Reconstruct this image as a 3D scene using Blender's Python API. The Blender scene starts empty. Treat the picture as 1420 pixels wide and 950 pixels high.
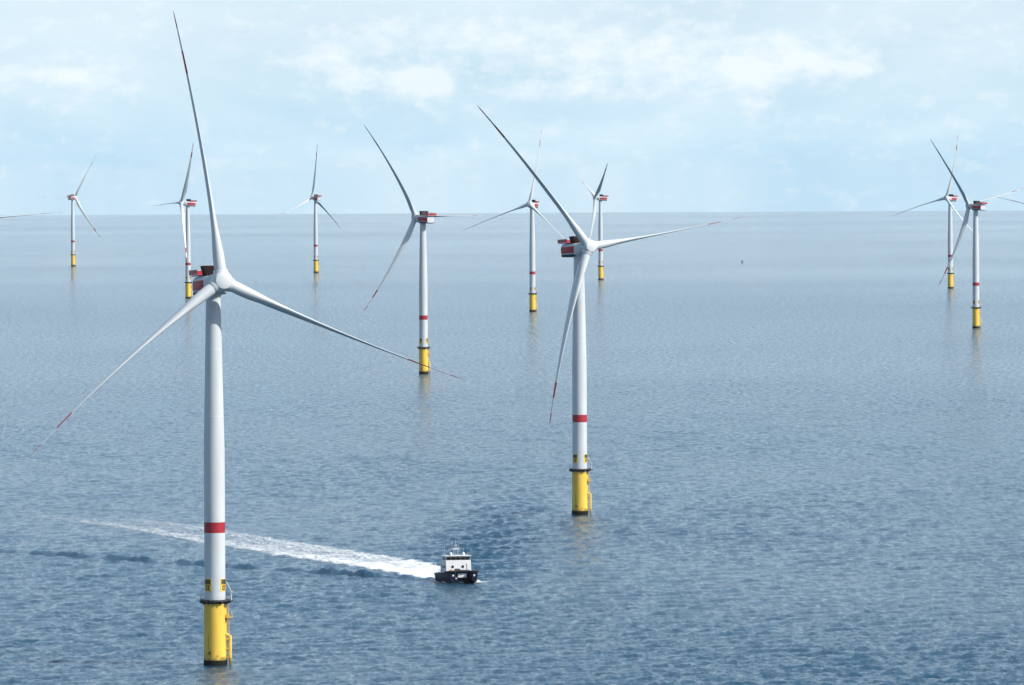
import bpy, math, random
import numpy as np
from mathutils import Vector, Matrix
R = math.radians
S = bpy.context.scene
random.seed(7)
rng = np.random.default_rng(11)

# ------------------------------------------------------------------ camera
EARTH = 7.43e6                     # earth radius with normal refraction: far turbines stand below the eye line
CAM_H = 143.2
cd = bpy.data.cameras.new('camera')
cd.sensor_width = 36.0
cd.lens = 36.0 * 9367.6 / 1420.0
cd.clip_start = 5.0
cd.clip_end = 200000.0
cam = bpy.data.objects.new('camera', cd)
S.collection.objects.link(cam)
cam.matrix_world = Matrix.Translation((0, 0, CAM_H)) @ Matrix.Rotation(R(90) - 0.025401, 4, 'X') @ Matrix.Rotation(-0.0047992, 4, 'Z')
S.camera = cam

# ------------------------------------------------------------------ sky, sun, exposure
SUN_EL, SUN_AZ = 38.0, 112.0       # azimuth clockwise from +Y (the view direction)
w = bpy.data.worlds.new('World')
S.world = w
w.use_nodes = True
nt = w.node_tree
nt.nodes.clear()
def N(t, tree, **kw):
    n = tree.nodes.new(t)
    for k, v in kw.items():
        if k.startswith('i_'):
            n.inputs[k[2:].replace('_', ' ')].default_value = v
        else:
            setattr(n, k, v)
    return n
def math_node(tree, op, a, b=None, c=None, clamp=False):
    n = tree.nodes.new('ShaderNodeMath'); n.operation = op; n.use_clamp = clamp
    for i, v in enumerate((a, b, c)):
        if v is None: continue
        if isinstance(v, (int, float)): n.inputs[i].default_value = v
        else: tree.links.new(v, n.inputs[i])
    return n.outputs[0]
def mix_rgb(tree, fac, a, b, blend='MIX'):
    n = tree.nodes.new('ShaderNodeMix'); n.data_type = 'RGBA'; n.blend_type = blend
    for s, v in ((n.inputs[0], fac), (n.inputs[6], a), (n.inputs[7], b)):
        if isinstance(v, (int, float)): s.default_value = v
        elif isinstance(v, tuple): s.default_value = v + (1,) if len(v) == 3 else v
        else: tree.links.new(v, s)
    return n.outputs[2]
def ramp(tree, fac, stops):
    n = tree.nodes.new('ShaderNodeValToRGB')
    e = n.color_ramp.elements
    while len(e) < len(stops): e.new(0.5)
    for i, (p, c) in enumerate(stops):
        e[i].position = p
        e[i].color = (c, c, c, 1) if isinstance(c, (int, float)) else tuple(c) + (1,)
    tree.links.new(fac, n.inputs[0])
    return n.outputs[0]

sky = N('ShaderNodeTexSky', nt, sky_type='NISHITA', sun_disc=False, sun_elevation=R(SUN_EL), sun_rotation=R(SUN_AZ),
        altitude=100.0, air_density=1.0, dust_density=1.0, ozone_density=2.0)
tc = N('ShaderNodeTexCoord', nt)
sep = N('ShaderNodeSeparateXYZ', nt)
nt.links.new(tc.outputs['Generated'], sep.inputs[0])
X_, Y_, Z_ = sep.outputs
zz = math_node(nt, 'MAXIMUM', Z_, 0.0)
den = math_node(nt, 'ADD', zz, 0.05)
qx = math_node(nt, 'DIVIDE', X_, den)
qy = math_node(nt, 'MULTIPLY', math_node(nt, 'DIVIDE', Y_, den), 0.16)
cmb = N('ShaderNodeCombineXYZ', nt)
nt.links.new(qx, cmb.inputs[0]); nt.links.new(qy, cmb.inputs[1])
def cloud_noise(scale, detail, rough, off, dist=0.0):
    mp = N('ShaderNodeMapping', nt); mp.inputs['Location'].default_value = off
    nt.links.new(cmb.outputs[0], mp.inputs[0])
    n = N('ShaderNodeTexNoise', nt); n.inputs['Scale'].default_value = scale; n.inputs['Detail'].default_value = detail
    n.inputs['Roughness'].default_value = rough; n.inputs['Distortion'].default_value = dist
    nt.links.new(mp.outputs[0], n.inputs['Vector'])
    return n.outputs[0]
big = ramp(nt, cloud_noise(1.6, 5, .5, (3.1, .4, 0), .3), [(.32, 0.0), (.62, 1.0)])
fine = cloud_noise(5.0, 8, .6, (1.7, 2.2, 0), .3)
# cumulus heads low over the horizon: each a soft patch of sky, broken up by noise
def head(az, el, wa, we, amp):
    dx = math_node(nt, 'DIVIDE', math_node(nt, 'SUBTRACT', X_, math.sin(az)), wa)
    dz = math_node(nt, 'DIVIDE', math_node(nt, 'SUBTRACT', Z_, el), we)
    d2 = math_node(nt, 'ADD', math_node(nt, 'MULTIPLY', dx, dx), math_node(nt, 'MULTIPLY', dz, dz))
    d2 = math_node(nt, 'ADD', d2, math_node(nt, 'SUBTRACT', 1.0, math_node(nt, 'GREATER_THAN', Y_, 0.0)))
    g = math_node(nt, 'EXPONENT', math_node(nt, 'MULTIPLY', d2, -1.0))
    return math_node(nt, 'MULTIPLY', g, amp)
def px(x, y):   # where on the sky
    return (x - 710) / 9367.6, (242 - y - (710 - x) * 0 + (x - 710) * 0.0048) / 9367.6
heads = None
for (x, y, wx, wy, amp) in ((596, 122, 36, 28, .72), (545, 116, 70, 16, .5), (1190, 106, 26, 14, .62), (1110, 96, 80, 24, .5), (1030, 112, 35, 18, .55), (900, 84, 210, 42, .5),
                            (1045, 155, 30, 14, .4), (460, 90, 50, 30, .45), (90, 105, 110, 16, .5), (780, 130, 80, 16, .3), (640, 55, 190, 22, .3)):
    a, e = px(x, y)
    h = head(a, e, wx / 9367.6, wy / 9367.6, amp)
    heads = h if heads is None else math_node(nt, 'ADD', heads, h)
fx = N('ShaderNodeMapping', nt); fx.inputs['Scale'].default_value = (1, 1, 1.7)
nt.links.new(tc.outputs['Generated'], fx.inputs[0])
puff = N('ShaderNodeTexNoise', nt); puff.inputs['Scale'].default_value = 230.0; puff.inputs['Detail'].default_value = 7; puff.inputs['Roughness'].default_value = .64
nt.links.new(fx.outputs[0], puff.inputs['Vector'])
pm = ramp(nt, math_node(nt, 'MULTIPLY_ADD', heads, 0.7, math_node(nt, 'MULTIPLY', puff.outputs[0], 1.15)), [(.62, 0.0), (1.15, 1.0)])
veil = ramp(nt, zz, [(0.0, (4.5, 7.0, 8.9)), (.010, (4.9, 7.0, 8.6)), (.025, (5.7, 7.3, 8.5)), (.08, (3.9, 6.1, 8.5)), (.25, (1.6, 3.2, 5.8)), (1.0, (.9, 2.0, 4.1))])
vf = ramp(nt, zz, [(0.0, .85), (.06, .8), (.4, .3), (1.0, .15)])
col = mix_rgb(nt, vf, sky.outputs[0], veil)
cl1 = math_node(nt, 'MULTIPLY', big, math_node(nt, 'MULTIPLY_ADD', fine, .8, .1))
col = mix_rgb(nt, math_node(nt, 'MULTIPLY', cl1, .75), col, (7.3, 8.3, 8.8))
col = mix_rgb(nt, math_node(nt, 'MULTIPLY', pm, .6), col, (8.3, 8.7, 8.8))
bg = N('ShaderNodeBackground', nt); bg.inputs['Strength'].default_value = 0.1
nt.links.new(col, bg.inputs[0])
wo = N('ShaderNodeOutputWorld', nt)
nt.links.new(bg.outputs[0], wo.inputs[0])

sl = bpy.data.lights.new('sun', 'SUN'); sl.energy = 5.0; sl.angle = R(.53); sl.color = (1.0, .96, .9)
sun = bpy.data.objects.new('sun', sl); S.collection.objects.link(sun)
sd = Vector((math.sin(R(SUN_AZ)) * math.cos(R(SUN_EL)), math.cos(R(SUN_AZ)) * math.cos(R(SUN_EL)), math.sin(R(SUN_EL))))
sun.rotation_euler = sd.to_track_quat('Z', 'Y').to_euler()
S.view_settings.view_transform = 'Standard'
S.view_settings.look = 'None'
S.view_settings.exposure = 0.28
S.view_settings.gamma = 1.0

# ------------------------------------------------------------------ materials
def material(name, base, rough=.45, var=.06, scale=.6, streak=0.0, metallic=0.0, spec=.5):
    m = bpy.data.materials.new(name); m.use_nodes = True
    t = m.node_tree; b = t.nodes['Principled BSDF']
    c = N('ShaderNodeTexCoord', t)
    mp = N('ShaderNodeMapping', t); mp.inputs['Scale'].default_value = (1, 1, .18 if streak else 1)
    t.links.new(c.outputs['Object'], mp.inputs[0])
    n = N('ShaderNodeTexNoise', t); n.inputs['Scale'].default_value = scale; n.inputs['Detail'].default_value = 6
    t.links.new(mp.outputs[0], n.inputs['Vector'])
    f = ramp(t, n.outputs[0], [(.3, 1 - var - streak), (.7, 1 + var)])
    col = mix_rgb(t, 1.0, tuple(base), f, 'MULTIPLY')
    t.links.new(col, b.inputs['Base Color'])
    b.inputs['Roughness'].default_value = rough
    b.inputs['Metallic'].default_value = metallic
    b.inputs['Specular IOR Level'].default_value = spec
    return m
M = {}
M['white'] = material('tower_white_paint', (.52, .55, .56), .42, .04, .4, .07)
M['blade'] = material('blade_white_gelcoat', (.52, .55, .56), .38, .03, .2)
M['red'] = material('signal_red_paint', (.34, .011, .022), .5, .05, .5)
M['yellow'] = material('yellow_foundation_paint', (.76, .49, .06), .5, .07, .5, .10)
# uneven weed and tide stain creeping up from the waterline
t_ = M['yellow'].node_tree; b_ = t_.nodes['Principled BSDF']
src_ = b_.inputs['Base Color'].links[0].from_socket
c_ = N('ShaderNodeTexCoord', t_); s_ = N('ShaderNodeSeparateXYZ', t_); t_.links.new(c_.outputs['Object'], s_.inputs[0])
n_ = N('ShaderNodeTexNoise', t_); n_.inputs['Scale'].default_value = 1.1; n_.inputs['Detail'].default_value = 6; t_.links.new(c_.outputs['Object'], n_.inputs['Vector'])
f_ = math_node(t_, 'ADD', math_node(t_, 'MULTIPLY', s_.outputs[2], -.4), math_node(t_, 'MULTIPLY', n_.outputs[0], 2.2))
f_ = ramp(t_, f_, [(.0, 0.0), (.55, .9)])
t_.links.new(mix_rgb(t_, f_, src_, (.12, .09, .02)), b_.inputs['Base Color'])
M['splash'] = material('waterline_growth', (.012, .013, .01), .9, .3, 2, spec=.15)
M['dark'] = material('dark_grating', (.03, .035, .04), .7, .2, 3)
M['grey'] = material('galvanised_grey', (.42, .45, .47), .5, .1, 3)
M['cooler'] = material('cooler_dark_red_black', (.022, .008, .008), .7, .2, 1, spec=.2)
M['seam'] = material('flange_seam', (.58, .61, .63), .5, .05, 1)
M['ink'] = material('black_marking', (.02, .015, .01), .6, .1, 1)
M['plate'] = material('yellow_plate', (.82, .52, .04), .5, .05, 1)
M['navy'] = material('navy_hull_paint_and_shade', (.004, .006, .026), .5, .2, .8, spec=.25)  # boat hull paint, also the colour of the painted nacelle shade
M['boatwhite'] = material('boat_white_paint', (.60, .61, .61), .4, .06, .7)
M['deck'] = material('deck_blue_grey', (.05, .06, .09), .7, .2, 1.5)
M['glass'] = material('wheelhouse_dark_glass', (.012, .016, .02), .08, .1, 1)
M['rubber'] = material('black_fender_rubber', (.012, .012, .013), .75, .2, 2)
M['orange'] = material('orange_gear', (.7, .14, .03), .5, .1, 2)

# ------------------------------------------------------------------ mesh helpers
class MB:
    def __init__(s): s.v = []; s.f = []; s.smooth = []
    def add(s, vs, fs, smooth=True):
        o = len(s.v); s.v += [tuple(v) for v in vs]; s.f += [tuple(i + o for i in f) for f in fs]; s.smooth += [smooth] * len(fs)
        return s
    def lathe(s, prof, n=40, cx=0, cy=0, axis=None, a0=0.0, a1=2 * math.pi):
        full = abs(a1 - a0 - 2 * math.pi) < 1e-6
        k = n if full else n + 1
        vs = []
        for r, z in prof:
            for i in range(k):
                a = a0 + (a1 - a0) * i / n
                vs.append((cx + r * math.cos(a), cy + r * math.sin(a), z))
        fs = []
        for j in range(len(prof) - 1):
            for i in range(n):
                i2 = (i + 1) % k
                fs.append((j * k + i, j * k + i2, (j + 1) * k + i2, (j + 1) * k + i))
        if axis: vs = [axis @ Vector(v) for v in vs]
        return s.add(vs, fs)
    def box(s, c, d, rot=None, bev=0.0):
        x, y, z = d[0] / 2, d[1] / 2, d[2] / 2
        vs = [(sx * x, sy * y, sz * z) for sz in (-1, 1) for sx, sy in ((-1, -1), (1, -1), (1, 1), (-1, 1))]
        if rot: vs = [rot @ Vector(v) for v in vs]
        vs = [(v[0] + c[0], v[1] + c[1], v[2] + c[2]) for v in vs]
        return s.add(vs, [(3, 2, 1, 0), (4, 5, 6, 7), (0, 1, 5, 4), (1, 2, 6, 5), (2, 3, 7, 6), (3, 0, 4, 7)], False)
    def tube(s, pts, r, n=8, caps=True):
        pts = [Vector(p) for p in pts]
        vs = []; m = len(pts)
        for i, p in enumerate(pts):
            d = (pts[min(i + 1, m - 1)] - pts[max(i - 1, 0)]).normalized()
            u = d.orthogonal().normalized() if i == 0 else (u - d * u.dot(d)).normalized()
            q = d.cross(u)
            for j in range(n):
                a = 2 * math.pi * j / n
                vs.append(p + (u * math.cos(a) + q * math.sin(a)) * r)
        fs = [(i * n + j, i * n + (j + 1) % n, (i + 1) * n + (j + 1) % n, (i + 1) * n + j) for i in range(m - 1) for j in range(n)]
        if caps: fs += [tuple(range(n))[::-1], tuple((m - 1) * n + j for j in range(n))]
        return s.add(vs, fs)
    def rbox(s, c, d, e=.35, n=28, m=7, power=4.0):
        """rounded block: superellipse section in YZ swept along X with pulled-in ends"""
        x, y, z = d[0] / 2, d[1] / 2, d[2] / 2
        vs = []; st = []
        for i in range(m): st.append((-x + e * (1 - math.cos(i / (m - 1) * math.pi / 2)), 1 - (1 - math.sin(i / (m - 1) * math.pi / 2)) * e / min(y, z)))
        st = st + [(-a, b) for a, b in st[::-1]]
        for xx, k in st:
            for j in range(n):
                a = 2 * math.pi * j / n; ca, sa = math.cos(a), math.sin(a)
                rr = (abs(ca) ** power + abs(sa) ** power) ** (-1 / power)
                vs.append((c[0] + xx, c[1] + ca * rr * y * k, c[2] + sa * rr * z * k))
        L = len(st)
        fs = [(i * n + j, (i + 1) * n + j, (i + 1) * n + (j + 1) % n, i * n + (j + 1) % n) for i in range(L - 1) for j in range(n)]
        fs += [tuple(range(n)), tuple((L - 1) * n + j for j in range(n))[::-1]]
        return s.add(vs, fs)
    def mesh(s, name, mat):
        me = bpy.data.meshes.new(name); me.from_pydata(s.v, [], s.f); me.update()
        me.polygons.foreach_set('use_smooth', s.smooth)
        try: me.set_sharp_from_angle(angle=R(38))
        except Exception: pass
        me.materials.append(mat)
        return me
def link(name, me, parent=None, loc=(0, 0, 0), mat=None, label=None):
    o = bpy.data.objects.new(name, me); S.collection.objects.link(o)
    if parent: o.parent = parent
    if mat is not None: o.matrix_local = mat
    else: o.location = loc
    if label: o['label'] = label
    return o
def tag(o, label, cat, group=None):
    o['label'] = label; o['category'] = cat
    if group: o['group'] = group
def ground(x, y): return -(x * x + y * y) / 2 / EARTH

# ------------------------------------------------------------------ sea surface
NT = 1240
TH = np.concatenate([np.linspace(-math.pi, -.12, 40)[:-1], np.linspace(-.12, -.093, 8)[:-1], np.linspace(-.093, .093, NT), np.linspace(.093, .12, 8)[1:], np.linspace(.12, math.pi, 40)[1:-1]])
NR = 960
RR = np.concatenate([[1.0], np.geomspace(60, 1740, 22), 1 / np.linspace(1 / 1750, 1 / 14000, NR), np.geomspace(14400, 50000, 60)])
waves = []
for i in range(190):
    lam = 1.7 * (26 / 1.7) ** (rng.random() ** 1.2)
    ang = R(-50) + rng.normal(0, .35 + 3.0 / (lam + 2))
    k = 2 * math.pi / lam
    slope = .036 * (1.0 if lam < 5 else (5 / lam) ** .95)
    waves.append((k, math.cos(ang), math.sin(ang), slope / k, rng.random() * 2 * math.pi))
BOAT = (-19.8, 2362.0)
BOAT_DIR = R(-78)                       # heading
def arm(x, y, ux, uy, amp, lam, width, length, bend=0.0, skew=0.0):
    dx, dy = x - BOAT[0], y - BOAT[1]
    t = dx * ux + dy * uy; d = -dx * uy + dy * ux + bend * t * t
    env = np.exp(-(d / width) ** 2) * np.clip((t - 10) / 25, 0, 1) * np.exp(-(np.clip(t, 0, None) / length) ** 2)
    wob = .85 + .45 * np.sin(t * .11 + d * .2 + 1.3 * np.sin(t * .031)) + .35 * np.sin(t * .29 - 1)
    return np.where(t > 0, amp * env * wob * np.cos(2 * math.pi * (d + skew * t) / lam + .6), 0)
def spacing(r):
    inv = (1 / 1750 - 1 / 14000) / NR
    dr = np.where(r < 1745, r * .17, np.where(r < 14000, r * r * inv, r * .021))
    return dr, r * (.186 / NT)
def sea_height(x, y, outside=None):
    r = np.hypot(x, y); dr, dt = spacing(r)
    if outside is not None: dt = np.where(outside, r * .16, dt)
    sx, cy = x / np.maximum(r, 1), y / np.maximum(r, 1)
    h = np.zeros_like(r); hx = np.zeros_like(r); hy = np.zeros_like(r)
    patch = (1 - .45 * np.clip((y - 6500) / 7000, 0, 1)) * (1 + .35 * np.sin(x / 61 + .7 * np.sin(y / 190)) * np.sin(y / 143 + 1.1))
    for k, cx_, sy_, a, ph in waves:
        lam = 2 * math.pi / k
        rad = np.abs(cx_ * sx + sy_ * cy); tan = np.abs(-cx_ * cy + sy_ * sx)
        samp = lam / np.maximum(np.maximum(rad * dr, tan * dt), 1e-6)
        wgt = np.clip((samp - 2.2) / 1.6, 0, 1)
        p = k * (x * cx_ + y * sy_) + ph
        c = np.cos(p) * a * wgt; s_ = np.sin(p) * a * wgt
        h += c; hx -= cx_ * s_; hy -= sy_ * s_
    f = np.clip((dr < 20) * 1.0, 0, 1)
    k1 = arm(x, y, -.643, .766, 1.4, 13, 6.0, 420) + arm(x, y, .037, .999, .75, 13, 20, 560, 0, 1.3) + arm(x, y, -.60, .80, .25, 12, 22, 160)
    # rough water behind the propellers
    return (h * patch + k1 * f), hx * patch, hy * patch
def build_sea():
    T, Q = np.meshgrid(TH, RR)
    x = (Q * np.sin(T)).ravel(); y = (Q * np.cos(T)).ravel()
    out = (np.abs(T) > .094).ravel()
    h, hx, hy = sea_height(x, y, out)
    z = -(x * x + y * y) / 2 / EARTH + h
    x = x + hx; y = y + hy
    nr, ntz = Q.shape
    co = np.stack([x, y, z], 1).astype(np.float32)
    i, j = np.meshgrid(np.arange(nr - 1), np.arange(ntz), indexing='ij')
    j2 = (j + 1) % ntz
    f = np.stack([i * ntz + j, (i + 1) * ntz + j, (i + 1) * ntz + j2, i * ntz + j2], -1).reshape(-1, 4)[:, ::-1]
    # close the middle
    me = bpy.data.meshes.new('sea')
    me.vertices.add(len(co)); me.vertices.foreach_set('co', co.ravel())
    nl = f.size + ntz
    me.loops.add(nl)
    cap = np.arange(ntz)[::-1]
    me.loops.foreach_set('vertex_index', np.concatenate([f.ravel(), cap]).astype(np.int32))
    me.polygons.add(len(f) + 1)
    me.polygons.foreach_set('loop_start', (np.arange(len(f) + 1) * 4).astype(np.int32))
    me.polygons.foreach_set('use_smooth', np.ones(len(f) + 1, bool))
    me.update(calc_edges=True)
    return me
def sea_material():
    m = bpy.data.materials.new('sea_water'); m.use_nodes = True
    t = m.node_tree; b = t.nodes['Principled BSDF']
    geo = N('ShaderNodeNewGeometry', t)
    def noise(scale, detail, rough, sc=(1, 1, 0), off=(0, 0, 0)):
        mp = N('ShaderNodeMapping', t); mp.inputs['Scale'].default_value = sc; mp.inputs['Location'].default_value = off
        t.links.new(geo.outputs['Position'], mp.inputs[0])
        n = N('ShaderNodeTexNoise', t); n.inputs['Scale'].default_value = scale; n.inputs['Detail'].default_value = detail; n.inputs['Roughness'].default_value = rough
        t.links.new(mp.outputs[0], n.inputs['Vector']); return n.outputs[0]
    slick = ramp(t, noise(.0011, 4, .55, (1, .35, 0), (3, 9, 0)), [(.35, .55), (.65, 1.0)])
    rip = noise(.75, 7, .68, (1, .32, 0))
    swell = noise(.09, 3, .5, (1, .75, 0))
    hgt = math_node(t, 'ADD', math_node(t, 'MULTIPLY', rip, 1.0), math_node(t, 'MULTIPLY', swell, .7))
    bp = N('ShaderNodeBump', t); bp.inputs['Distance'].default_value = 1.3
    t.links.new(math_node(t, 'MULTIPLY', slick, 1.0), bp.inputs['Strength'])
    t.links.new(hgt, bp.inputs['Height']); t.links.new(bp.outputs[0], b.inputs['Normal'])
    patch = ramp(t, noise(.004, 4, .5, (1, .4, 0)), [(.35, (.008, .052, .097)), (.65, (.011, .062, .110))])
    t.links.new(patch, b.inputs['Base Color'])
    gust = noise(.30, 9, .78, (1, .25, 0), (5, 2, 0)); band = noise(.00022, 3, .5, (.35, 1, 0), (1.3, 4.1, 0))
    gr = math_node(t, 'ADD', math_node(t, 'MULTIPLY', gust, .75), math_node(t, 'MULTIPLY', band, .25))
    sp = N('ShaderNodeSeparateXYZ', t); t.links.new(geo.outputs['Position'], sp.inputs[0])   # the wind dies away offshore to the north
    calm = N('ShaderNodeMapRange', t); calm.inputs[1].default_value = 4500; calm.inputs[2].default_value = 15000; calm.inputs[3].default_value = 1.0; calm.inputs[4].default_value = .45
    t.links.new(sp.outputs[1], calm.inputs[0])
    t.links.new(math_node(t, 'MULTIPLY', ramp(t, gr, [(.43, .04), (.60, .22)]), calm.outputs[0]), b.inputs['Roughness'])
    b.inputs['Subsurface Weight'].default_value = 1.0; b.inputs['Subsurface Radius'].default_value = (3.0, 6.0, 8.0); b.inputs['Subsurface Scale'].default_value = 1.2
    b.inputs['IOR'].default_value = 1.333
    return m
M['sea'] = sea_material()
me = build_sea(); me.materials.append(M['sea'])
sea = link('sea', me); sea['kind'] = 'structure'

# ------------------------------------------------------------------ wind turbines
HUB_H, FWD, TILT, RAD = 112.0, 7.8, R(5), 79.5
SEG = 44
def ring_patch(r, a0, a1, z0, z1, n=8, th=.05):
    mb = MB(); vs = []
    for rr in (r, r + th):
        for z in (z0, z1):
            for i in range(n + 1):
                a = a0 + (a1 - a0) * i / n
                vs.append((rr * math.sin(a), -rr * math.cos(a), z))
    k = n + 1; fs = []
    for i in range(n):
        fs += [(2 * k + i, 2 * k + i + 1, 3 * k + i + 1, 3 * k + i), (i + 1, i, k + i, k + i + 1), (i, i + 1, 2 * k + i + 1, 2 * k + i), (k + i + 1, k + i, 3 * k + i, 3 * k + i + 1)]
    fs += [(0, 2 * k, 3 * k, k), (n, k + n, 3 * k + n, 2 * k + n)]
    return mb.add(vs, fs)
def rad_at(z):
    if z < 62: return 3.04
    return 3.04 - (z - 62) / (108.4 - 62) * .92
P = {}
def L(name, mb, mat): P[name] = mb.mesh(name, M[mat])
zs = [19.1, 30, 38.6]
L('tower_base', MB().lathe([(rad_at(19.1), 19.1), (rad_at(38.7), 38.7)], SEG), 'white')
L('tower', MB().lathe([(rad_at(19.1), 19.1), (3.04, 38.65)], SEG).lathe([(3.04, 41.75), (3.04, 62)] + [(rad_at(z), z) for z in np.linspace(64, 108.4, 14)] + [(0, 108.4)], SEG), 'white')
mb = MB()
for q, z in enumerate((72.5, 92.0)): L('flange_ring%d' % q, MB().lathe([(rad_at(z) + .004, z - .13), (rad_at(z) + .035, z - .1), (rad_at(z) + .035, z + .1), (rad_at(z) + .004, z + .13)], SEG), 'seam')
L('red_band', MB().lathe([(2.98, 38.65), (3.06, 38.66), (3.06, 41.74), (2.98, 41.75)], SEG), 'red')
L('transition_piece', MB().lathe([(3.36, 1.6), (3.36, 3.2), (3.27, 5.5), (3.25, 17.6), (3.42, 17.7), (3.42, 18.2), (3.1, 18.25)], SEG), 'yellow')
L('splash_zone', MB().lathe([(3.40, -4), (3.44, .4), (3.42, 1.45), (3.37, 1.6), (3.2, 1.62)], SEG), 'splash')
# service platform: deck ring with toe plate, slanting brackets under it
mb = MB().lathe([(3.1, 18.75), (4.45, 18.75), (4.45, 19.22), (4.38, 19.22), (4.38, 19.0), (3.05, 19.0)], 12)
for i in range(12):
    a = 2 * math.pi * i / 12
    mb.box((3.8 * math.cos(a), 3.8 * math.sin(a), 18.35), (1.5, .22, .7), Matrix.Rotation(a, 3, 'Z') @ Matrix.Rotation(-.42, 3, 'Y'))
mb.lathe([(3.3, 17.75), (4.15, 18.74)], 12)
mb.box((4.6, -1.3, 18.87), (1.7, 2.6, .26), None)
L('platform', mb, 'dark')
mb = MB()
for i in range(24):
    a = 2 * math.pi * i / 24
    mb.tube([(4.35 * math.cos(a), 4.35 * math.sin(a), 19.0), (4.35 * math.cos(a), 4.35 * math.sin(a), 20.15)], .035, 5)
for z in (19.6, 20.15):
    mb.tube([(4.35 * math.cos(2 * math.pi * i / 24), 4.35 * math.sin(2 * math.pi * i / 24), z) for i in range(25)], .035, 5)
L('railing', mb, 'grey')
ux = Vector((math.sin(R(82)), -math.cos(R(82)), 0)); uy = Vector((ux.y * -1, ux.x, 0))
mb = MB()
b0 = ux * 4.75
mb.tube([b0 + Vector((0, 0, 19.0)), b0 + Vector((0, 0, 21.7))], .17, 8)
mb.tube([b0 + Vector((0, 0, 21.6)), b0 - ux * 1.35 + Vector((0, 0, 24.3))], .13, 8)
mb.tube([b0 + Vector((0, 0, 20.6)), b0 - ux * .65 + Vector((0, 0, 22.9))], .07, 6)
mb.box(b0 + Vector((0.2, 0, 21.5)), (.7, .5, .5))
mb.box(b0 + Vector((-.2, .6, 19.5)), (.9, .9, .8))
L('davit_crane', mb, 'white')
# boat landing: two fender tubes, ladder with rungs between them, stand-offs
mb = MB()
for s in (-.75, .75):
    p = ux * 4.55 + uy * s
    q = ux * 3.2 + uy * s
    mb.tube([q + Vector((0, 0, 9.2)), p + Vector((0, 0, 8.6)), p + Vector((0, 0, -2.5))], .21, 10)
    for z in (7.6, 4.9, 2.3): mb.tube([q + Vector((0, 0, z)), p + Vector((0, 0, z))], .13, 6)
L('boat_landing', mb, 'yellow')
mb = MB()
for s in (-.26, .26): mb.tube([ux * 4.1 + uy * s + Vector((0, 0, -1.2)), ux * 4.1 + uy * s + Vector((0, 0, 15.2))], .05, 5)
for z in np.arange(-1, 15.2, .6): mb.tube([ux * 4.1 + uy * -.26 + Vector((0, 0, z)), ux * 4.1 + uy * .26 + Vector((0, 0, z))], .03, 4)
for s in (-.26, .26): mb.tube([ux * 3.75 + uy * (s + 1.0) + Vector((0, 0, 14)), ux * 3.75 + uy * (s + 1.0) + Vector((0, 0, 18.7))], .05, 5)
L('ladder', mb, 'yellow')
mb = MB().box(ux * 4.1 + Vector((0, 0, 13.95)), (1.7, 2.4, .14), Matrix.Rotation(R(-8), 3, 'Z'))
for s in (-1.1, 1.1):
    mb.tube([ux * 4.85 + uy * s + Vector((0, 0, 14)), ux * 4.85 + uy * s + Vector((0, 0, 15.2))], .05, 5)
    mb.tube([ux * 3.3 + uy * s + Vector((0, 0, 12.7)), ux * 4.85 + uy * s + Vector((0, 0, 13.9))], .09, 5)
mb.tube([ux * 4.85 + uy * -1.1 + Vector((0, 0, 15.2)), ux * 4.85 + uy * 1.1 + Vector((0, 0, 15.2))], .05, 5)
mb.box(ux * 3.7 + uy * -.6 + Vector((0, 0, 14.5)), (.6, .7, .9))
L('rest_platform', mb, 'yellow')
mb = MB()
for s in (2.1,): mb.tube([(3.42 * math.sin(R(60 + 20 * s)), -3.42 * math.cos(R(60 + 20 * s)), z) for z in (-2, 17.6)], .13, 6)
L('cable_tube', mb, 'yellow')
# number plates on the tower foot: yellow sheet with worn dark characters
PLATES = (-43, 60, 172)
for q, a in enumerate(PLATES):
    a = R(a)
    L('number_plate%d' % q, ring_patch(3.05, a - .44, a + .44, 21.7, 25.3), 'plate')
    mb = MB()
    def stroke(u0, u1, v0, v1):
        g = ring_patch(3.105, a + u0 * .44, a + u1 * .44, 21.7 + v0 * 3.6, 21.7 + v1 * 3.6, 3, .02); mb.add(g.v, g.f)
    # upper row
    for x in (-.8, -.25, .3):
        stroke(x, x + .2, .54, .95); stroke(x + .2, x + .5, .8, .95); stroke(x + .3, x + .5, .54, .8); stroke(x + .2, x + .3, .62, .74)
    # lower row
    for x in (-.55, .1):
        stroke(x, x + .2, .07, .48); stroke(x + .2, x + .52, .36, .48); stroke(x + .2, x + .52, .07, .17); stroke(x + .2, x + .42, .22, .32)
    L('plate_characters%d' % q, mb, 'ink')
mb = MB()
for i in range(3):
    g = ring_patch(3.39, R(-38 + i * 7), R(-34 + i * 7), 3.35 - .2 * (i == 1), 3.9, 2, .02); mb.add(g.v, g.f)
    g = ring_patch(3.36, R(-33 + i * 5), R(-31 + i * 5), 3.9, 4.25, 2, .04); mb.add(g.v, g.f)
L('draught_mark', mb, 'ink')
mb = ring_patch(3.29, R(-36), R(-34.5), 4.6, 9.0, 1, .03)
L('anode_cable', mb, 'dark')

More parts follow.
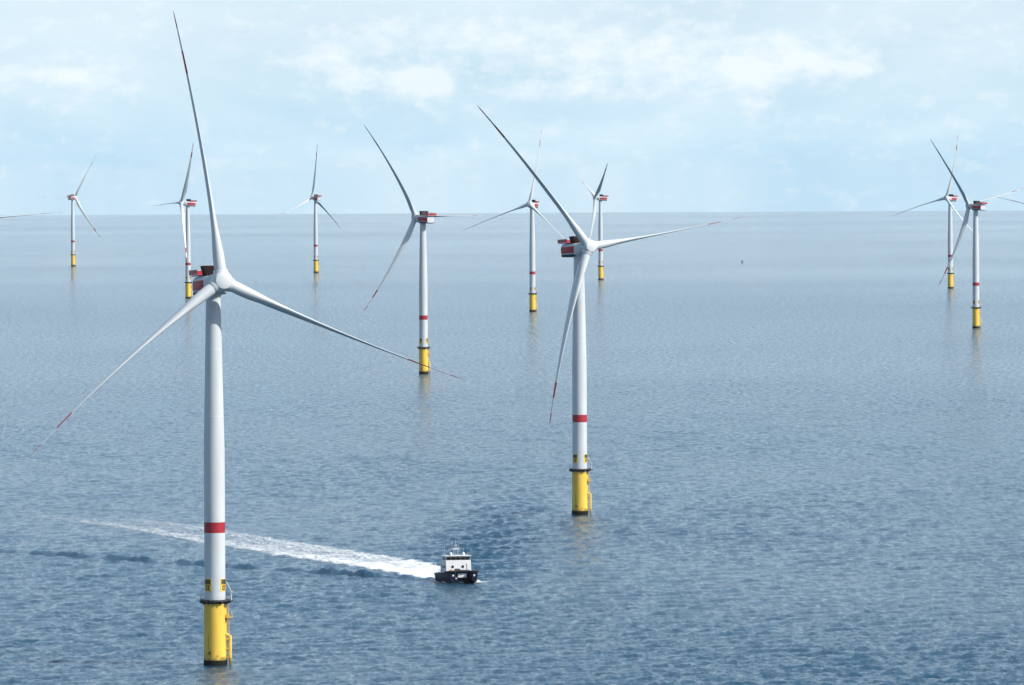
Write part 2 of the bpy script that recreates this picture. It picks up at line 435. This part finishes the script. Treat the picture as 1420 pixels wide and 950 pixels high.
# nacelle, local +X forward, origin at tower axis at hub height
mb = MB().rbox((-2.9, 0, -.95), (12.2, 7.0, 5.4), .75, 32, 7, 5)
L('nacelle_shell', mb, 'white')
mb = MB()
vs = []; st = [(2.6, 3.3, 2.6, -.8), (3.6, 3.15, 2.6, -.6), (4.6, 2.7, 2.4, -.25), (5.5, 2.35, 2.3, 0)]
for x, hy, hz, cz in st:
    for j in range(32):
        a = 2 * math.pi * j / 32; ca, sa = math.cos(a), math.sin(a); pw = 4 if x < 5 else 2.6
        rr = (abs(ca) ** pw + abs(sa) ** pw) ** (-1 / pw); vs.append((x, ca * rr * hy, cz + sa * rr * hz))
mb.add(vs, [(i * 32 + j, (i + 1) * 32 + j, (i + 1) * 32 + (j + 1) % 32, i * 32 + (j + 1) % 32) for i in range(3) for j in range(32)])
L('nacelle_front', mb, 'white')
mb = MB().rbox((-3.5, 0, -.9), (10.6, 7.1, 3.5), .3, 32, 4, 12)
P['red_stripe_nacelle'] = mb.mesh('red_side_stripe', M['red'])
mb = MB().rbox((-3.5, 0, -3.15), (10.8, 7.06, 1.3), .6, 24, 5, 4)
L('nacelle_underside_shade', mb, 'navy')  # shade under the white nacelle, painted in as a navy block
mb = MB().lathe([(2.3, -.2), (2.3, .6), (2.6, .62), (2.6, 1.6)], 32)
P['yaw_collar'] = mb.mesh('yaw_collar', M['white'])
# helicopter hoist deck: floor and red panelled rails over the rear
mb = MB().box((-6.6, 0, 2.08), (7.4, 7.9, .16))
mb.box((-6.6, 0, 1.94), (6.6, 7.0, .14))
L('hoist_deck', mb, 'white')
def rail(c, d): return MB().box(c, d)
for nm, c, d in (('a', (-6.6, 3.92, 2.95), (7.4, .1, 1.35)), ('b', (-6.6, -3.92, 2.95), (7.4, .1, 1.35)), ('c', (-10.26, 0, 2.95), (.1, 7.72, 1.35))):
    P['rail_' + nm] = rail(c, d).mesh('hoist_rail', M['red'])
mb = MB()
for y in (-3.92, 3.92):
    for x in np.linspace(-10.2, -3, 7): mb.box((x, y, 3.05), (.14, .16, 1.7))
    mb.box((-6.6, y, 3.72), (7.4, .14, .1))
mb.box((-10.26, 0, 3.72), (.14, 7.9, .1))
L('rail_post', mb, 'white')
# cooler box on the roof, flaring upwards
mb = MB(); x0, x1 = -2.6, .6
mb.add([(x0, -2.3, 1.85), (x1, -2.3, 1.85), (x1, 2.3, 1.85), (x0, 2.3, 1.85), (x0 - .3, -2.9, 4.7), (x1 + .3, -2.9, 4.7), (x1 + .3, 2.9, 4.7), (x0 - .3, 2.9, 4.7)],
       [(4, 5, 6, 7), (0, 1, 5, 4), (1, 2, 6, 5), (2, 3, 7, 6), (3, 0, 4, 7)], False)
for y in np.linspace(-2.1, 2.1, 6): mb.box((x1 + .22, y, 3.3), (.12, .12, 2.4))
L('cooler', mb, 'cooler')
mb = MB()
for y in (-1.9, 1.9): mb.tube([(-3.6, y, 1.9), (-3.6, y, 5.6)], .06, 5)
mb.tube([(-3.6, -1.9, 5.3), (-3.6, 1.9, 5.3)], .04, 5)
L('wind_mast', mb, 'grey')
# hub, local +X forward along shaft, origin at the blade axes crossing
mb = MB()
rot = Matrix.Rotation(R(90), 3, 'Y')
mb.lathe([(2.15, -2.9), (2.7, -2.2), (2.95, -1.2), (3.0, 0), (2.95, .9), (2.8, 1.6), (2.62, 2.0), (2.5, 2.12), (2.42, 2.3), (1.6, 2.55), (.8, 2.64), (.01, 2.66)], 40, axis=rot)
L('hub', mb, 'blade')
P['hub_collar'] = MB().lathe([(2.2, -3.4), (2.55, -3.3), (2.55, -2.8), (2.3, -2.7)], 32, axis=rot).mesh('hub_collar', M['grey'])
sock = MB().lathe([(2.35, 1.2), (2.2, 2.6), (1.98, 3.2), (1.95, 3.35), (1.8, 3.36)], 32).mesh('blade_socket', M['blade'])
seal = MB().lathe([(1.84, 3.3), (1.86, 3.56), (1.78, 3.58)], 32).mesh('root_seal', M['grey'])

CH = np.array([(0.03, 3.5, 1.0), (.06, 3.5, .98), (.1, 3.9, .82), (.15, 4.7, .58), (.2, 5.0, .42), (.27, 4.6, .34), (.4, 3.6, .28), (.55, 2.7, .24), (.7, 1.95, .21), (.82, 1.45, .19), (.92, 1.05, .18), (.97, .75, .18), (.99, .45, .18), (1.0, .12, .2)])
def section(r, ns=22):
    c = np.interp(r, CH[:, 0], CH[:, 1]); th = np.interp(r, CH[:, 0], CH[:, 2])
    pts = []
    for j in range(ns):
        a = 2 * math.pi * j / ns
        ca, sa = math.cos(a), math.sin(a)
        k = min(max((r - .05) / .12, 0), 1)        # round root -> airfoil
        xx = ca * .5; yy = sa * .5 * th
        taper = (1 - k) + k * (0.5 + ca * .5) ** .55 if ca > -1 else (1 - k)
        yy = yy * ((1 - k) + k * min(1.18 * taper, 1.1))
        xx += k * -.18                              # pitch axis near 30 % chord from the leading edge
        pts.append((xx * c, yy * c))
    return pts
TW = lambda r: R(np.interp(r, [0, .2, .4, .7, 1], [16, 14, 7, 2, 0]))
def blade_mesh(wa, wt, pitch, r0, r1, n, name, mat, cap0=False, cap1=False):
    """blade local frame: Z radial, X leading (tangential, clockwise), Y forward along the shaft"""
    mb = MB(); vs = []; ns = 22
    for i in range(n + 1):
        r = r0 + (r1 - r0) * i / n
        t = pitch + TW(r) * np.sign(pitch if pitch else 1)
        for u, v in section(r, ns):
            vs.append((u * math.cos(t) - v * math.sin(t) + wt * r * r, u * math.sin(t) + v * math.cos(t) + wa * r * r, RAD * r))
    fs = [(i * ns + j, i * ns + (j + 1) % ns, (i + 1) * ns + (j + 1) % ns, (i + 1) * ns + j) for i in range(n) for j in range(ns)]
    if cap0: fs.append(tuple(range(ns))[::-1])
    if cap1: fs.append(tuple(n * ns + j for j in range(ns)))
    mb.add(vs, fs)
    return mb.mesh(name, M[mat])

def turbine(x, y, yaw, ph, bends, pitch, label, detail=True):
    root = bpy.data.objects.new('wind_turbine', None); S.collection.objects.link(root)
    root.location = (x, y, ground(x, y)); tag(root, label, 'wind turbine', 'offshore wind turbines standing in the sea')
    tw = link('tower', P['tower'], root)
    for q in range(2): link('flange_ring', P['flange_ring%d' % q], tw)
    link('red_band', P['red_band'], root)
    tp = link('transition_piece', P['transition_piece'], root)
    link('splash_zone', P['splash_zone'], tp)
    link('draught_mark', P['draught_mark'], tp)
    link('anode_cable', P['anode_cable'], tp)
    link('cable_tube', P['cable_tube'], tp)
    pf = link('platform', P['platform'], root)
    link('railing', P['railing'], pf)
    link('davit_crane', P['davit_crane'], root)
    bl = link('boat_landing', P['boat_landing'], root)
    link('ladder', P['ladder'], bl)
    link('rest_platform', P['rest_platform'], bl)
    for q in range(3):
        pl = link('number_plate', P['number_plate%d' % q], root)
        link('plate_characters', P['plate_characters%d' % q], pl)
    psi = R(yaw)
    mz = Matrix.Translation((0, 0, HUB_H - .35)) @ Matrix.Rotation(psi - R(90), 4, 'Z') @ Matrix.Rotation(-R(3), 4, 'Y')
    na = link('nacelle', P['nacelle_shell'], root, mat=mz)
    link('nacelle_front', P['nacelle_front'], na)
    link('red_stripe', P['red_stripe_nacelle'], na)
    link('nacelle_underside_shade', P['nacelle_underside_shade'], na)
    link('hoist_deck', P['hoist_deck'], na)
    for q in 'abc': link('hoist_rail', P['rail_' + q], na)
    link('rail_post', P['rail_post'], na)
    link('cooler', P['cooler'], na)
    link('wind_mast', P['wind_mast'], na)
    link('yaw_collar', P['yaw_collar'], root, loc=(0, 0, 107.2))
    a = Vector((math.sin(psi), -math.cos(psi), 0)); z = Vector((0, 0, 1))
    a2 = a * math.cos(TILT) + z * math.sin(TILT); e2 = z * math.cos(TILT) - a * math.sin(TILT); e1 = Vector((math.cos(psi), math.sin(psi), 0))
    hc = a * FWD + z * HUB_H
    mh = Matrix((a2, e1, e2)).transposed().to_4x4(); mh = Matrix((( a2.x, -e1.x, e2.x), (a2.y, -e1.y, e2.y), (a2.z, -e1.z, e2.z))).to_4x4(); mh.translation = hc
    hb = link('hub', P['hub'], root, mat=mh)
    link('hub_collar', P['hub_collar'], hb)
    for b in range(3):
        f = R(ph) + b * 2 * math.pi / 3
        d = e2 * math.cos(f) + e1 * math.sin(f); t = e1 * math.cos(f) - e2 * math.sin(f)
        mm = Matrix(((t.x, a2.x, d.x), (t.y, a2.y, d.y), (t.z, a2.z, d.z))).to_4x4(); mm.translation = hc
        wa, wt = bends[b]; pt = R(pitch[b] if isinstance(pitch, tuple) else pitch)
        bo = link('blade', blade_mesh(wa, wt, pt, .03, .765, 34, 'blade', 'blade', True), root, mat=mm)
        link('outer_blade', blade_mesh(wa, wt, pt, .85, .935, 5, 'outer_blade', 'blade'), bo)
        link('red_stripe', blade_mesh(wa, wt, pt, .765, .85, 5, 'red_stripe', 'red'), bo)
        link('red_tip', blade_mesh(wa, wt, pt, .935, 1.0, 8, 'red_tip', 'red', False, True), bo)
        hm = mh.inverted() @ mm
        link('blade_socket', sock, hb, mat=hm); link('root_seal', seal, hb, mat=hm)
    return root
TURB = [
 (-86.8, 1963.8, 20.8, -5.3, [(-1.1, -4.3), (2.0, -3.4), (7.5, -5.2)], 88, 'nearest and tallest turbine at left, its rotor facing the camera'),
 (28.1, 2821.6, 31.5, -37.4, [(5.5, -7.5), (-1.3, -1.8), (8.3, -2.0)], 88, 'second largest turbine, right of the middle, standing beyond the boat'),
 (-63.3, 4831.1, -138.9, 32.3, [(9.6, 2.9), (1.9, -6.6), (15.0, -4.5)], 88, 'mid-distance turbine seen from behind, yellow foot crossed by a blade of the nearest one'),
 (-713.6, 10991.2, 150.8, -31.3, [(4.0, -.6), (5.4, .9), (-2.6, 9.2)], (88, 88, 20), 'smallest and leftmost whole turbine, seen from behind, one blade pointing level to the left'),
 (-379.2, 7915.1, -70.7, 30.2, [(2.1, -2.7), (-.3, -1.3), (9.0, -5.0)], 88, 'far side-on turbine just left of the nearest tower, its red striped nacelle pointing right'),
 (-291.4, 10053.0, -139.2, -4.8, [(2.0, .1), (-8.0, -7.0), (6.2, -3.8)], 88, 'small far turbine with one blade straight up, between the nearest and the mid-distance one'),
 (21.6, 7034.5, -21.4, 11.5, [(4.1, -2.9), (3.7, 1.0), (-.9, -2.7)], 88, 'far turbine just left of the second largest one, whose blade crosses its upright blade'),
 (121.4, 9210.6, -75.0, 51.7, [(4.3, 3.5), (9.7, 1.8), (2.0, -5.8)], 88, 'small side-on far turbine just right behind the second largest, a broad dark blade up'),
 (542.8, 8357.8, -42.2, 18.2, [(9.1, -5.0), (-1.9, -9.0), (9.0, -7.1)], 88, 'farther turbine of the crossing pair at right, a curved blade drooping to the left'),
 (424.6, 6178.6, -133.5, 42.9, [(8.4, -3.4), (3.5, -9.0), (-.1, -2.3)], 88, 'nearer turbine of the crossing pair at right, seen from behind, dark blade up left'),
 (-386.2, 4680.0, 25.0, 86.0, [(3.0, 0), (3.0, 0), (3.0, 0)], 88, 'turbine off the left edge of which only a level white blade tip shows'),
 (335.1, 3900.0, -130.0, 75.0, [(6.0, 5), (3.0, 0), (3.0, 0)], 88, 'turbine off the right edge of which only a dark blade tip shows'),
]
for t in TURB: turbine(*t)

# ------------------------------------------------------------------ crew boat
def boat():
    root = bpy.data.objects.new('crew_boat', None); S.collection.objects.link(root)
    root.location = (BOAT[0], BOAT[1], ground(*BOAT)); root.rotation_euler = (0, R(-1.5), BOAT_DIR)
    tag(root, 'small navy and white catamaran crew boat at the head of the white wake', 'boat')
    A = lambda n, mb, mat, p=root, label=None: link(n, mb.mesh(n, M[mat]), p, label=label)
    # demihulls by stations: x, keel z, half width, deck z
    for s in (-1, 1):
        mb = MB(); st = [(-12, -.6, 1.6, 2.7), (-6, -.9, 1.75, 2.75), (0, -1, 1.8, 2.95), (5, -1, 1.75, 3.4), (8.5, -.8, 1.6, 3.8), (11, -.5, 1.4, 4.05), (12.4, .3, .95, 4.15)]
        vs = []
        for x, kz, hw, dz in st:
            inner = 1.62
            vs += [(x, s * 3.9, kz), (x, s * (3.9 + hw * .75), .4 + max(0, kz)), (x, s * (3.9 + hw), 2.0), (x, s * (3.9 + max(hw, 1.15)), dz), (x, s * (3.9 - max(hw, .9)), dz), (x, s * (3.9 - hw), 1.8), (x, s * (3.9 - hw * .75), .4 + max(0, kz))]
        fs = [(i * 7 + j, i * 7 + (j + 1) % 7, (i + 1) * 7 + (j + 1) % 7, (i + 1) * 7 + j)[::-s] for i in range(6) for j in range(7)]
        fs += [tuple(range(7))[::s], tuple(42 + j for j in range(7))[::-s]]
        A('hull', mb.add(vs, fs, False), 'navy')
    mb = MB().box((-1.5, 0, 2.15), (20.6, 5.2, 1.2)); mb.box((9.2, 0, 3.0), (1.2, 5.6, 1.9)); A('bridge_deck', mb, 'navy')
    mb = MB().box((-2.5, 0, 2.95), (18.6, 10.2, .12)); mb.box((8.3, 0, 3.75), (3.6, 6.0, .12)); A('deck', mb, 'deck')
    mb = MB().box((9.88, 0, 2.4), (.12, 3.1, 1.4)); A('bow_panel', mb, 'boatwhite', label='white panel between the bows')
    for s in (-1, 1):
        mb = MB().lathe([(.01, .16), (.3, .14), (.38, 0), (.38, -.3)], 14, axis=Matrix.Translation((12.42, s * 3.75, 2.45)) @ Matrix.Rotation(R(90), 4, 'Y'))
        A('hull_mark', mb, 'boatwhite')
        mb = MB().tube([(12.5, s * 2.7, 3.9), (12.75, s * 3.9, 3.95), (12.2, s * 5.2, 3.85), (9, s * 5.75, 3.6)], .33, 8); A('fender', mb, 'rubber')
        mb = MB().tube([(9, s * 5.72, 3.4), (0, s * 5.8, 2.8), (-12, s * 5.6, 2.6)], .2, 6); A('rubbing_strake', mb, 'rubber')
        mb = MB()
        for i in range(9): mb.tube([(-11.5 + i * 2.4, s * 5.2, 2.9), (-11.5 + i * 2.4, s * 5.2, 4.0)], .04, 4)
        mb.tube([(-11.5, s * 5.2, 4.0), (7.7, s * 5.2, 4.3)], .04, 4); mb.tube([(-11.5, s * 5.2, 3.5), (7.7, s * 5.2, 3.9)], .03, 4)
        A('railing', mb, 'grey')
    mb = MB().tube([(10.2, -2.6, 3.9), (10.6, 0, 3.95), (10.2, 2.6, 3.9)], .42, 10); A('fender', mb, 'rubber')
    # superstructure
    mb = MB(); v = []
    prof = [(-5.6, 3.0), (-5.4, 6.2), (-4.4, 6.3), (-4.1, 8.9), (3.0, 8.9), (3.3, 8.55), (2.75, 7.55), (3.5, 7.3), (4.2, 3.0)]
    for s in (-1, 1):
        for x, z in prof: v.append((x, s * (4.5 if z < 7 else 4.4), z))
    n = len(prof); fs = [tuple(range(n)), tuple(range(n, 2 * n))[::-1]] + [(i, i + n, (i + 1) % n + n, (i + 1) % n) for i in range(n)]
    A('superstructure', mb.add(v, fs, False), 'boatwhite')
    A('roof', MB().rbox((-.4, 0, 9.02), (8.4, 9.4, .3), .14, 16, 3, 8), 'boatwhite')
    for i in range(5):
        y = (i - 2) * 1.68
        mb = MB(); c = ((3.3 + 2.75) / 2 + .03, y, 8.05); mb.box(c, (.08, 1.58, 1.12), Matrix.Rotation(.48, 3, 'Y')); A('window', mb, 'glass')
    for s in (-1, 1):
        for x in (1.6, -.2, -2.2): A('window', MB().box((x, s * 4.43, 8.05), (1.5, .12, .85)), 'glass')
        for x in (1.8, -.6, -3.2): A('window', MB().box((x, s * 4.52, 5.2), (1.5, .08, .8)), 'glass')
        mb = MB().rbox((-7.4, s * 3.9, 3.6), (1.5, .8, .8), .3, 12, 4, 2); A('life_raft', mb, 'boatwhite')
    for y, zz_ in ((-2.1, 5.3), (1.5, 5.3)):
        A('door_window', MB().rbox((3.93, y, zz_), (.3, .85, .95), .1, 12, 3, 3), 'glass')
    A('foredeck_locker', MB().rbox((6.6, -1.0, 4.2), (1.4, 2.0, 1.0), .15, 12, 3, 6), 'deck')
    mb = MB().tube([(5.4, 2.6, 3.6), (5.4, 2.6, 5.6), (6.6, 2.2, 6.3)], .14, 6); A('deck_crane', mb, 'deck')
    A('orange_gear', MB().rbox((7.6, -3.6, 4.1), (.9, .8, .7), .15, 10, 3, 3), 'orange')
    # stair and side gear on starboard
    mb = MB()
    for i in range(8): mb.box((-4.6 + i * .32, -4.95, 3.2 + i * .38), (.3, .75, .06))
    mb.tube([(-4.8, -5.1, 4.1), (-2.2, -5.1, 7.1)], .04, 4); A('stair', mb, 'grey')
    m = link('mast', MB().tube([(-1.2, -.9, 9.1), (-1.3, -.25, 13.0)], .09, 6).tube([(-1.2, .9, 9.1), (-1.3, .25, 13.0)], .09, 6).tube([(-2.6, 0, 9.1), (-1.3, 0, 13.0)], .09, 6).box((-1.25, 0, 11), (.3, 2.6, .12)).box((-1.3, 0, 12.6), (.3, 1.5, .1)).mesh('mast', M['grey']), root)
    for x, y, z0, z1 in ((-1.3, 0, 13, 14.6), (-1.3, 1.2, 11, 13.1), (-1.3, -1.25, 11, 13.4), (-3.4, 3.2, 9.1, 11.6), (-3.2, -3.6, 9.1, 12.0), (2.2, 3.7, 9.1, 10.6)):
        A('antenna', MB().tube([(x, y, z0), (x, y, z1)], .05, 5), 'grey', m)
    A('radar', MB().box((-.9, 0, 11.35), (.35, 2.3, .28)), 'boatwhite', m)
    for y in (-1.9, 2.6): A('satellite_dome', MB().lathe([(.35, 9.1), (.52, 9.5), (.5, 9.85), (.3, 10.15), (.01, 10.25)], 14, -.3, y), 'boatwhite', m)
    A('searchlight', MB().lathe([(.01, 0), (.25, .05), (.28, .5), (.01, .52)], 10, axis=Matrix.Translation((2.9, -3.1, 9.3)) @ Matrix.Rotation(R(90), 4, 'Y')), 'dark')
boat()

# ------------------------------------------------------------------ foam
def foam_material():
    m = bpy.data.materials.new('sea_foam'); m.use_nodes = True
    t = m.node_tree; t.nodes.clear()
    geo = N('ShaderNodeNewGeometry', t); at = N('ShaderNodeAttribute', t); at.attribute_name = 'foam'
    uv = N('ShaderNodeAttribute', t); uv.attribute_name = 'along'
    def noise(src, scale, detail, rough, sc):
        mp = N('ShaderNodeMapping', t); mp.inputs['Scale'].default_value = sc
        t.links.new(src, mp.inputs[0])
        n = N('ShaderNodeTexNoise', t); n.inputs['Scale'].default_value = scale; n.inputs['Detail'].default_value = detail; n.inputs['Roughness'].default_value = rough
        t.links.new(mp.outputs[0], n.inputs['Vector']); return n.outputs[0]
    a = noise(geo.outputs['Position'], .7, 8, .72, (1, .3, 0)); b = noise(uv.outputs['Vector'], .3, 6, .65, (.18, 1, 0))
    s = math_node(t, 'ADD', math_node(t, 'MULTIPLY', a, .6), math_node(t, 'MULTIPLY', b, .4))
    # fac = smoothstep of noise against (1 - foam)
    d = math_node(t, 'SUBTRACT', math_node(t, 'ADD', s, math_node(t, 'MULTIPLY', at.outputs['Fac'], .5)), .70)
    f = math_node(t, 'MULTIPLY', d, 4.0, clamp=True)
    f = math_node(t, 'MULTIPLY', f, math_node(t, 'MULTIPLY_ADD', at.outputs['Fac'], .65, .28), clamp=True)
    df = N('ShaderNodeBsdfDiffuse', t); df.inputs[0].default_value = (.80, .84, .86, 1)
    tr = N('ShaderNodeBsdfTransparent', t); mx = N('ShaderNodeMixShader', t); o = N('ShaderNodeOutputMaterial', t)
    bp = N('ShaderNodeBump', t); bp.inputs['Strength'].default_value = .6; bp.inputs['Distance'].default_value = 1.0
    t.links.new(a, bp.inputs['Height']); t.links.new(bp.outputs[0], df.inputs['Normal'])
    t.links.new(f, mx.inputs[0]); t.links.new(tr.outputs[0], mx.inputs[1]); t.links.new(df.outputs[0], mx.inputs[2]); t.links.new(mx.outputs[0], o.inputs[0])
    return m
M['foam'] = foam_material()
def strip(path, half, inten, ds, nv, name, prof, zoff=.16):
    path = np.array(path, float); seg = np.r_[0, np.cumsum(np.hypot(*np.diff(path, axis=0).T))]
    n = int(seg[-1] / ds)
    s = np.linspace(0, seg[-1], n)
    def sm(v):
        y = np.interp(s, seg, v); k = max(3, n // 12) | 1
        yp = np.pad(y, k // 2, mode='reflect', reflect_type='odd'); return np.convolve(yp, np.ones(k) / k, 'valid')
    cx, cy, hw, it = sm(path[:, 0]), sm(path[:, 1]), sm(half), sm(inten)
    tx, ty = np.gradient(cx), np.gradient(cy); l = np.hypot(tx, ty); tx /= l; ty /= l
    v = np.linspace(-1, 1, nv)
    x = cx[:, None] - ty[:, None] * v * hw[:, None]; y = cy[:, None] + tx[:, None] * v * hw[:, None]
    h, hx, hy = sea_height(x.ravel(), y.ravel())
    z = -(x.ravel() ** 2 + y.ravel() ** 2) / 2 / EARTH + h + zoff
    co = np.stack([x.ravel() + hx, y.ravel() + hy, z], 1)
    i, j = np.meshgrid(np.arange(n - 1), np.arange(nv - 1), indexing='ij')
    f = np.stack([i * nv + j, (i + 1) * nv + j, (i + 1) * nv + j + 1, i * nv + j + 1], -1).reshape(-1, 4)
    me = bpy.data.meshes.new(name)
    me.vertices.add(len(co)); me.vertices.foreach_set('co', co.astype(np.float32).ravel())
    me.loops.add(f.size); me.loops.foreach_set('vertex_index', f.ravel().astype(np.int32))
    me.polygons.add(len(f)); me.polygons.foreach_set('loop_start', (np.arange(len(f)) * 4).astype(np.int32)); me.polygons.foreach_set('use_smooth', np.ones(len(f), bool))
    me.update(calc_edges=True)
    fo = (it[:, None] * prof(v, s[:, None])).ravel()
    me.attributes.new('foam', 'FLOAT', 'POINT').data.foreach_set('value', fo.astype(np.float32))
    al = np.stack([np.broadcast_to(s[:, None], x.shape).ravel(), (v[None, :] * hw[:, None]).ravel(), np.zeros(x.size)], 1)
    me.attributes.new('along', 'FLOAT_VECTOR', 'POINT').data.foreach_set('vector', al.astype(np.float32).ravel())
    me.materials.append(M['foam'])
    return me
WP = [(-23, 2376), (-29.2, 2402), (-39.7, 2451), (-51.2, 2484), (-70.6, 2532), (-97.9, 2607), (-111.9, 2645), (-142.2, 2736), (-172.3, 2799), (-207.2, 2890), (-232, 2960)]
WH = [5.5, 13, 21, 24, 26, 26, 26, 26, 26, 26, 26]
WI = [1.06, .98, .89, .83, .76, .70, .66, .59, .49, .34, .1]
def wprof(v, s):
    e = np.clip((1 - np.abs(v)) * 2.4, 0, 1)
    f = np.clip(s / 500, 0, 1)          # the far end splits into two faint bands
    return e * (.86 + .16 * np.exp(-((v - .4) / .3) ** 2) + .08 * np.exp(-((v + .45) / .25) ** 2)) * (1 - .18 * f * np.exp(-(v / .3) ** 2)) + e * .07 * np.sin(s * .13 + 2 * np.sin(s * .041)) * np.sin(v * 2.6 + s * .05)
o = link('wake', strip(WP, WH, WI, .7, 60, 'wake', wprof)); o['kind'] = 'stuff'; tag(o, 'long white foaming wake trailing behind the crew boat to the left', 'wake')
hx_, hy_ = math.cos(BOAT_DIR), math.sin(BOAT_DIR)
def bl(u, v): return (BOAT[0] + hx_ * u - hy_ * v, BOAT[1] + hy_ * u + hx_ * v)
bw = lambda v, s: np.clip((1 - np.abs(v)) * 2.2, 0, 1)
for path, hw, it in (([bl(12.5, 4.5), bl(8, 6.2), bl(0, 7.2), bl(-12, 8)], [.6, 1.2, 1.5, 2.5], [.95, 1.0, .9, .8]),
                     ([bl(12.5, -4.5), bl(8, -6.2), bl(0, -7.0), bl(-8, -7.2)], [.6, 1.0, 1.1, 1.3], [.95, .9, .7, .5]),
                     ([bl(11, 6), bl(7, 9.5), bl(0, 14)], [.5, 1.0, 1.0], [.9, .8, .3]),
                     ([bl(10, 0), bl(-12, 0)], [1.6, 2.6], [1, 1])):
    me = strip(path, hw, it, .4, 8, 'bow_foam', bw, .2)
    f = link('bow_foam', me); f['kind'] = 'stuff'; tag(f, 'white bow spray beside the hull of the crew boat', 'foam', 'spray round the crew boat')

# ------------------------------------------------------------------ far small things
def far_ship():
    x, y = -1964.0, 42600.0
    root = bpy.data.objects.new('distant_ship', None); S.collection.objects.link(root); root.location = (x, y, ground(x, y)); root.rotation_euler = (0, 0, R(8))
    tag(root, 'tiny white ship on the horizon just left of the nearest upright blade', 'ship')
    mb = MB().add([(-9, -2, 0), (7, -2, 0), (10, 0, 0), (7, 2, 0), (-9, 2, 0), (-9, -2.2, 3), (8, -2.2, 3.4), (12, 0, 3.8), (8, 2.2, 3.4), (-9, 2.2, 3)], [(0, 1, 6, 5), (1, 2, 7, 6), (2, 3, 8, 7), (3, 4, 9, 8), (4, 0, 5, 9), (5, 6, 7, 8, 9)], False)
    link('hull', mb.mesh('hull', M['boatwhite']), root)
    link('superstructure', MB().box((0, 0, 5), (9, 3.6, 4)).box((-.5, 0, 8), (5, 3, 2)).mesh('superstructure', M['boatwhite']), root)
    link('mast', MB().tube([(-1, 0, 9), (-1, 0, 12)], .2, 6).mesh('mast', M['grey']), root)
far_ship()
def buoy():
    x, y = 376.5, 11038.0
    root = bpy.data.objects.new('marker_buoy', None); S.collection.objects.link(root); root.location = (x, y, ground(x, y))
    tag(root, 'tiny dark marker buoy alone on open water between the middle and right turbines', 'buoy')
    link('float', MB().lathe([(.01, -.6), (1.5, -.6), (1.75, 0), (1.7, .8), (1.2, 1.1), (.01, 1.1)], 16).mesh('float', M['dark']), root)
    mb = MB()
    for i in range(4):
        a = i * math.pi / 2; mb.tube([(1.1 * math.cos(a), 1.1 * math.sin(a), 1), (.35 * math.cos(a), .35 * math.sin(a), 3.6)], .12, 5)
    mb.box((0, 0, 2.6), (1.0, 1.0, 1.4))
    link('cage', mb.mesh('cage', M['dark']), root)
    link('lantern', MB().lathe([(.3, 3.6), (.35, 4.0), (.01, 4.4)], 8).mesh('lantern', M['grey']), root)
buoy()

# ------------------------------------------------------------------ haze
hz = MB().box((0, 0, (200 - 169.6) / 2), (100400, 100400, 200 + 169.6)).mesh('haze', bpy.data.materials.new('sea_haze'))
hm = hz.materials[0]; hm.use_nodes = True; hm.node_tree.nodes.clear()
pv = N('ShaderNodeVolumePrincipled', hm.node_tree); pv.inputs['Density'].default_value = 0.4e-5
pv.inputs['Color'].default_value = (.93, .97, 1.0, 1); pv.inputs['Anisotropy'].default_value = 0.0
ho = N('ShaderNodeOutputMaterial', hm.node_tree); hm.node_tree.links.new(pv.outputs[0], ho.inputs['Volume'])
haze = link('haze', hz); haze['kind'] = 'stuff'; haze['label'] = 'thin pale sea haze'
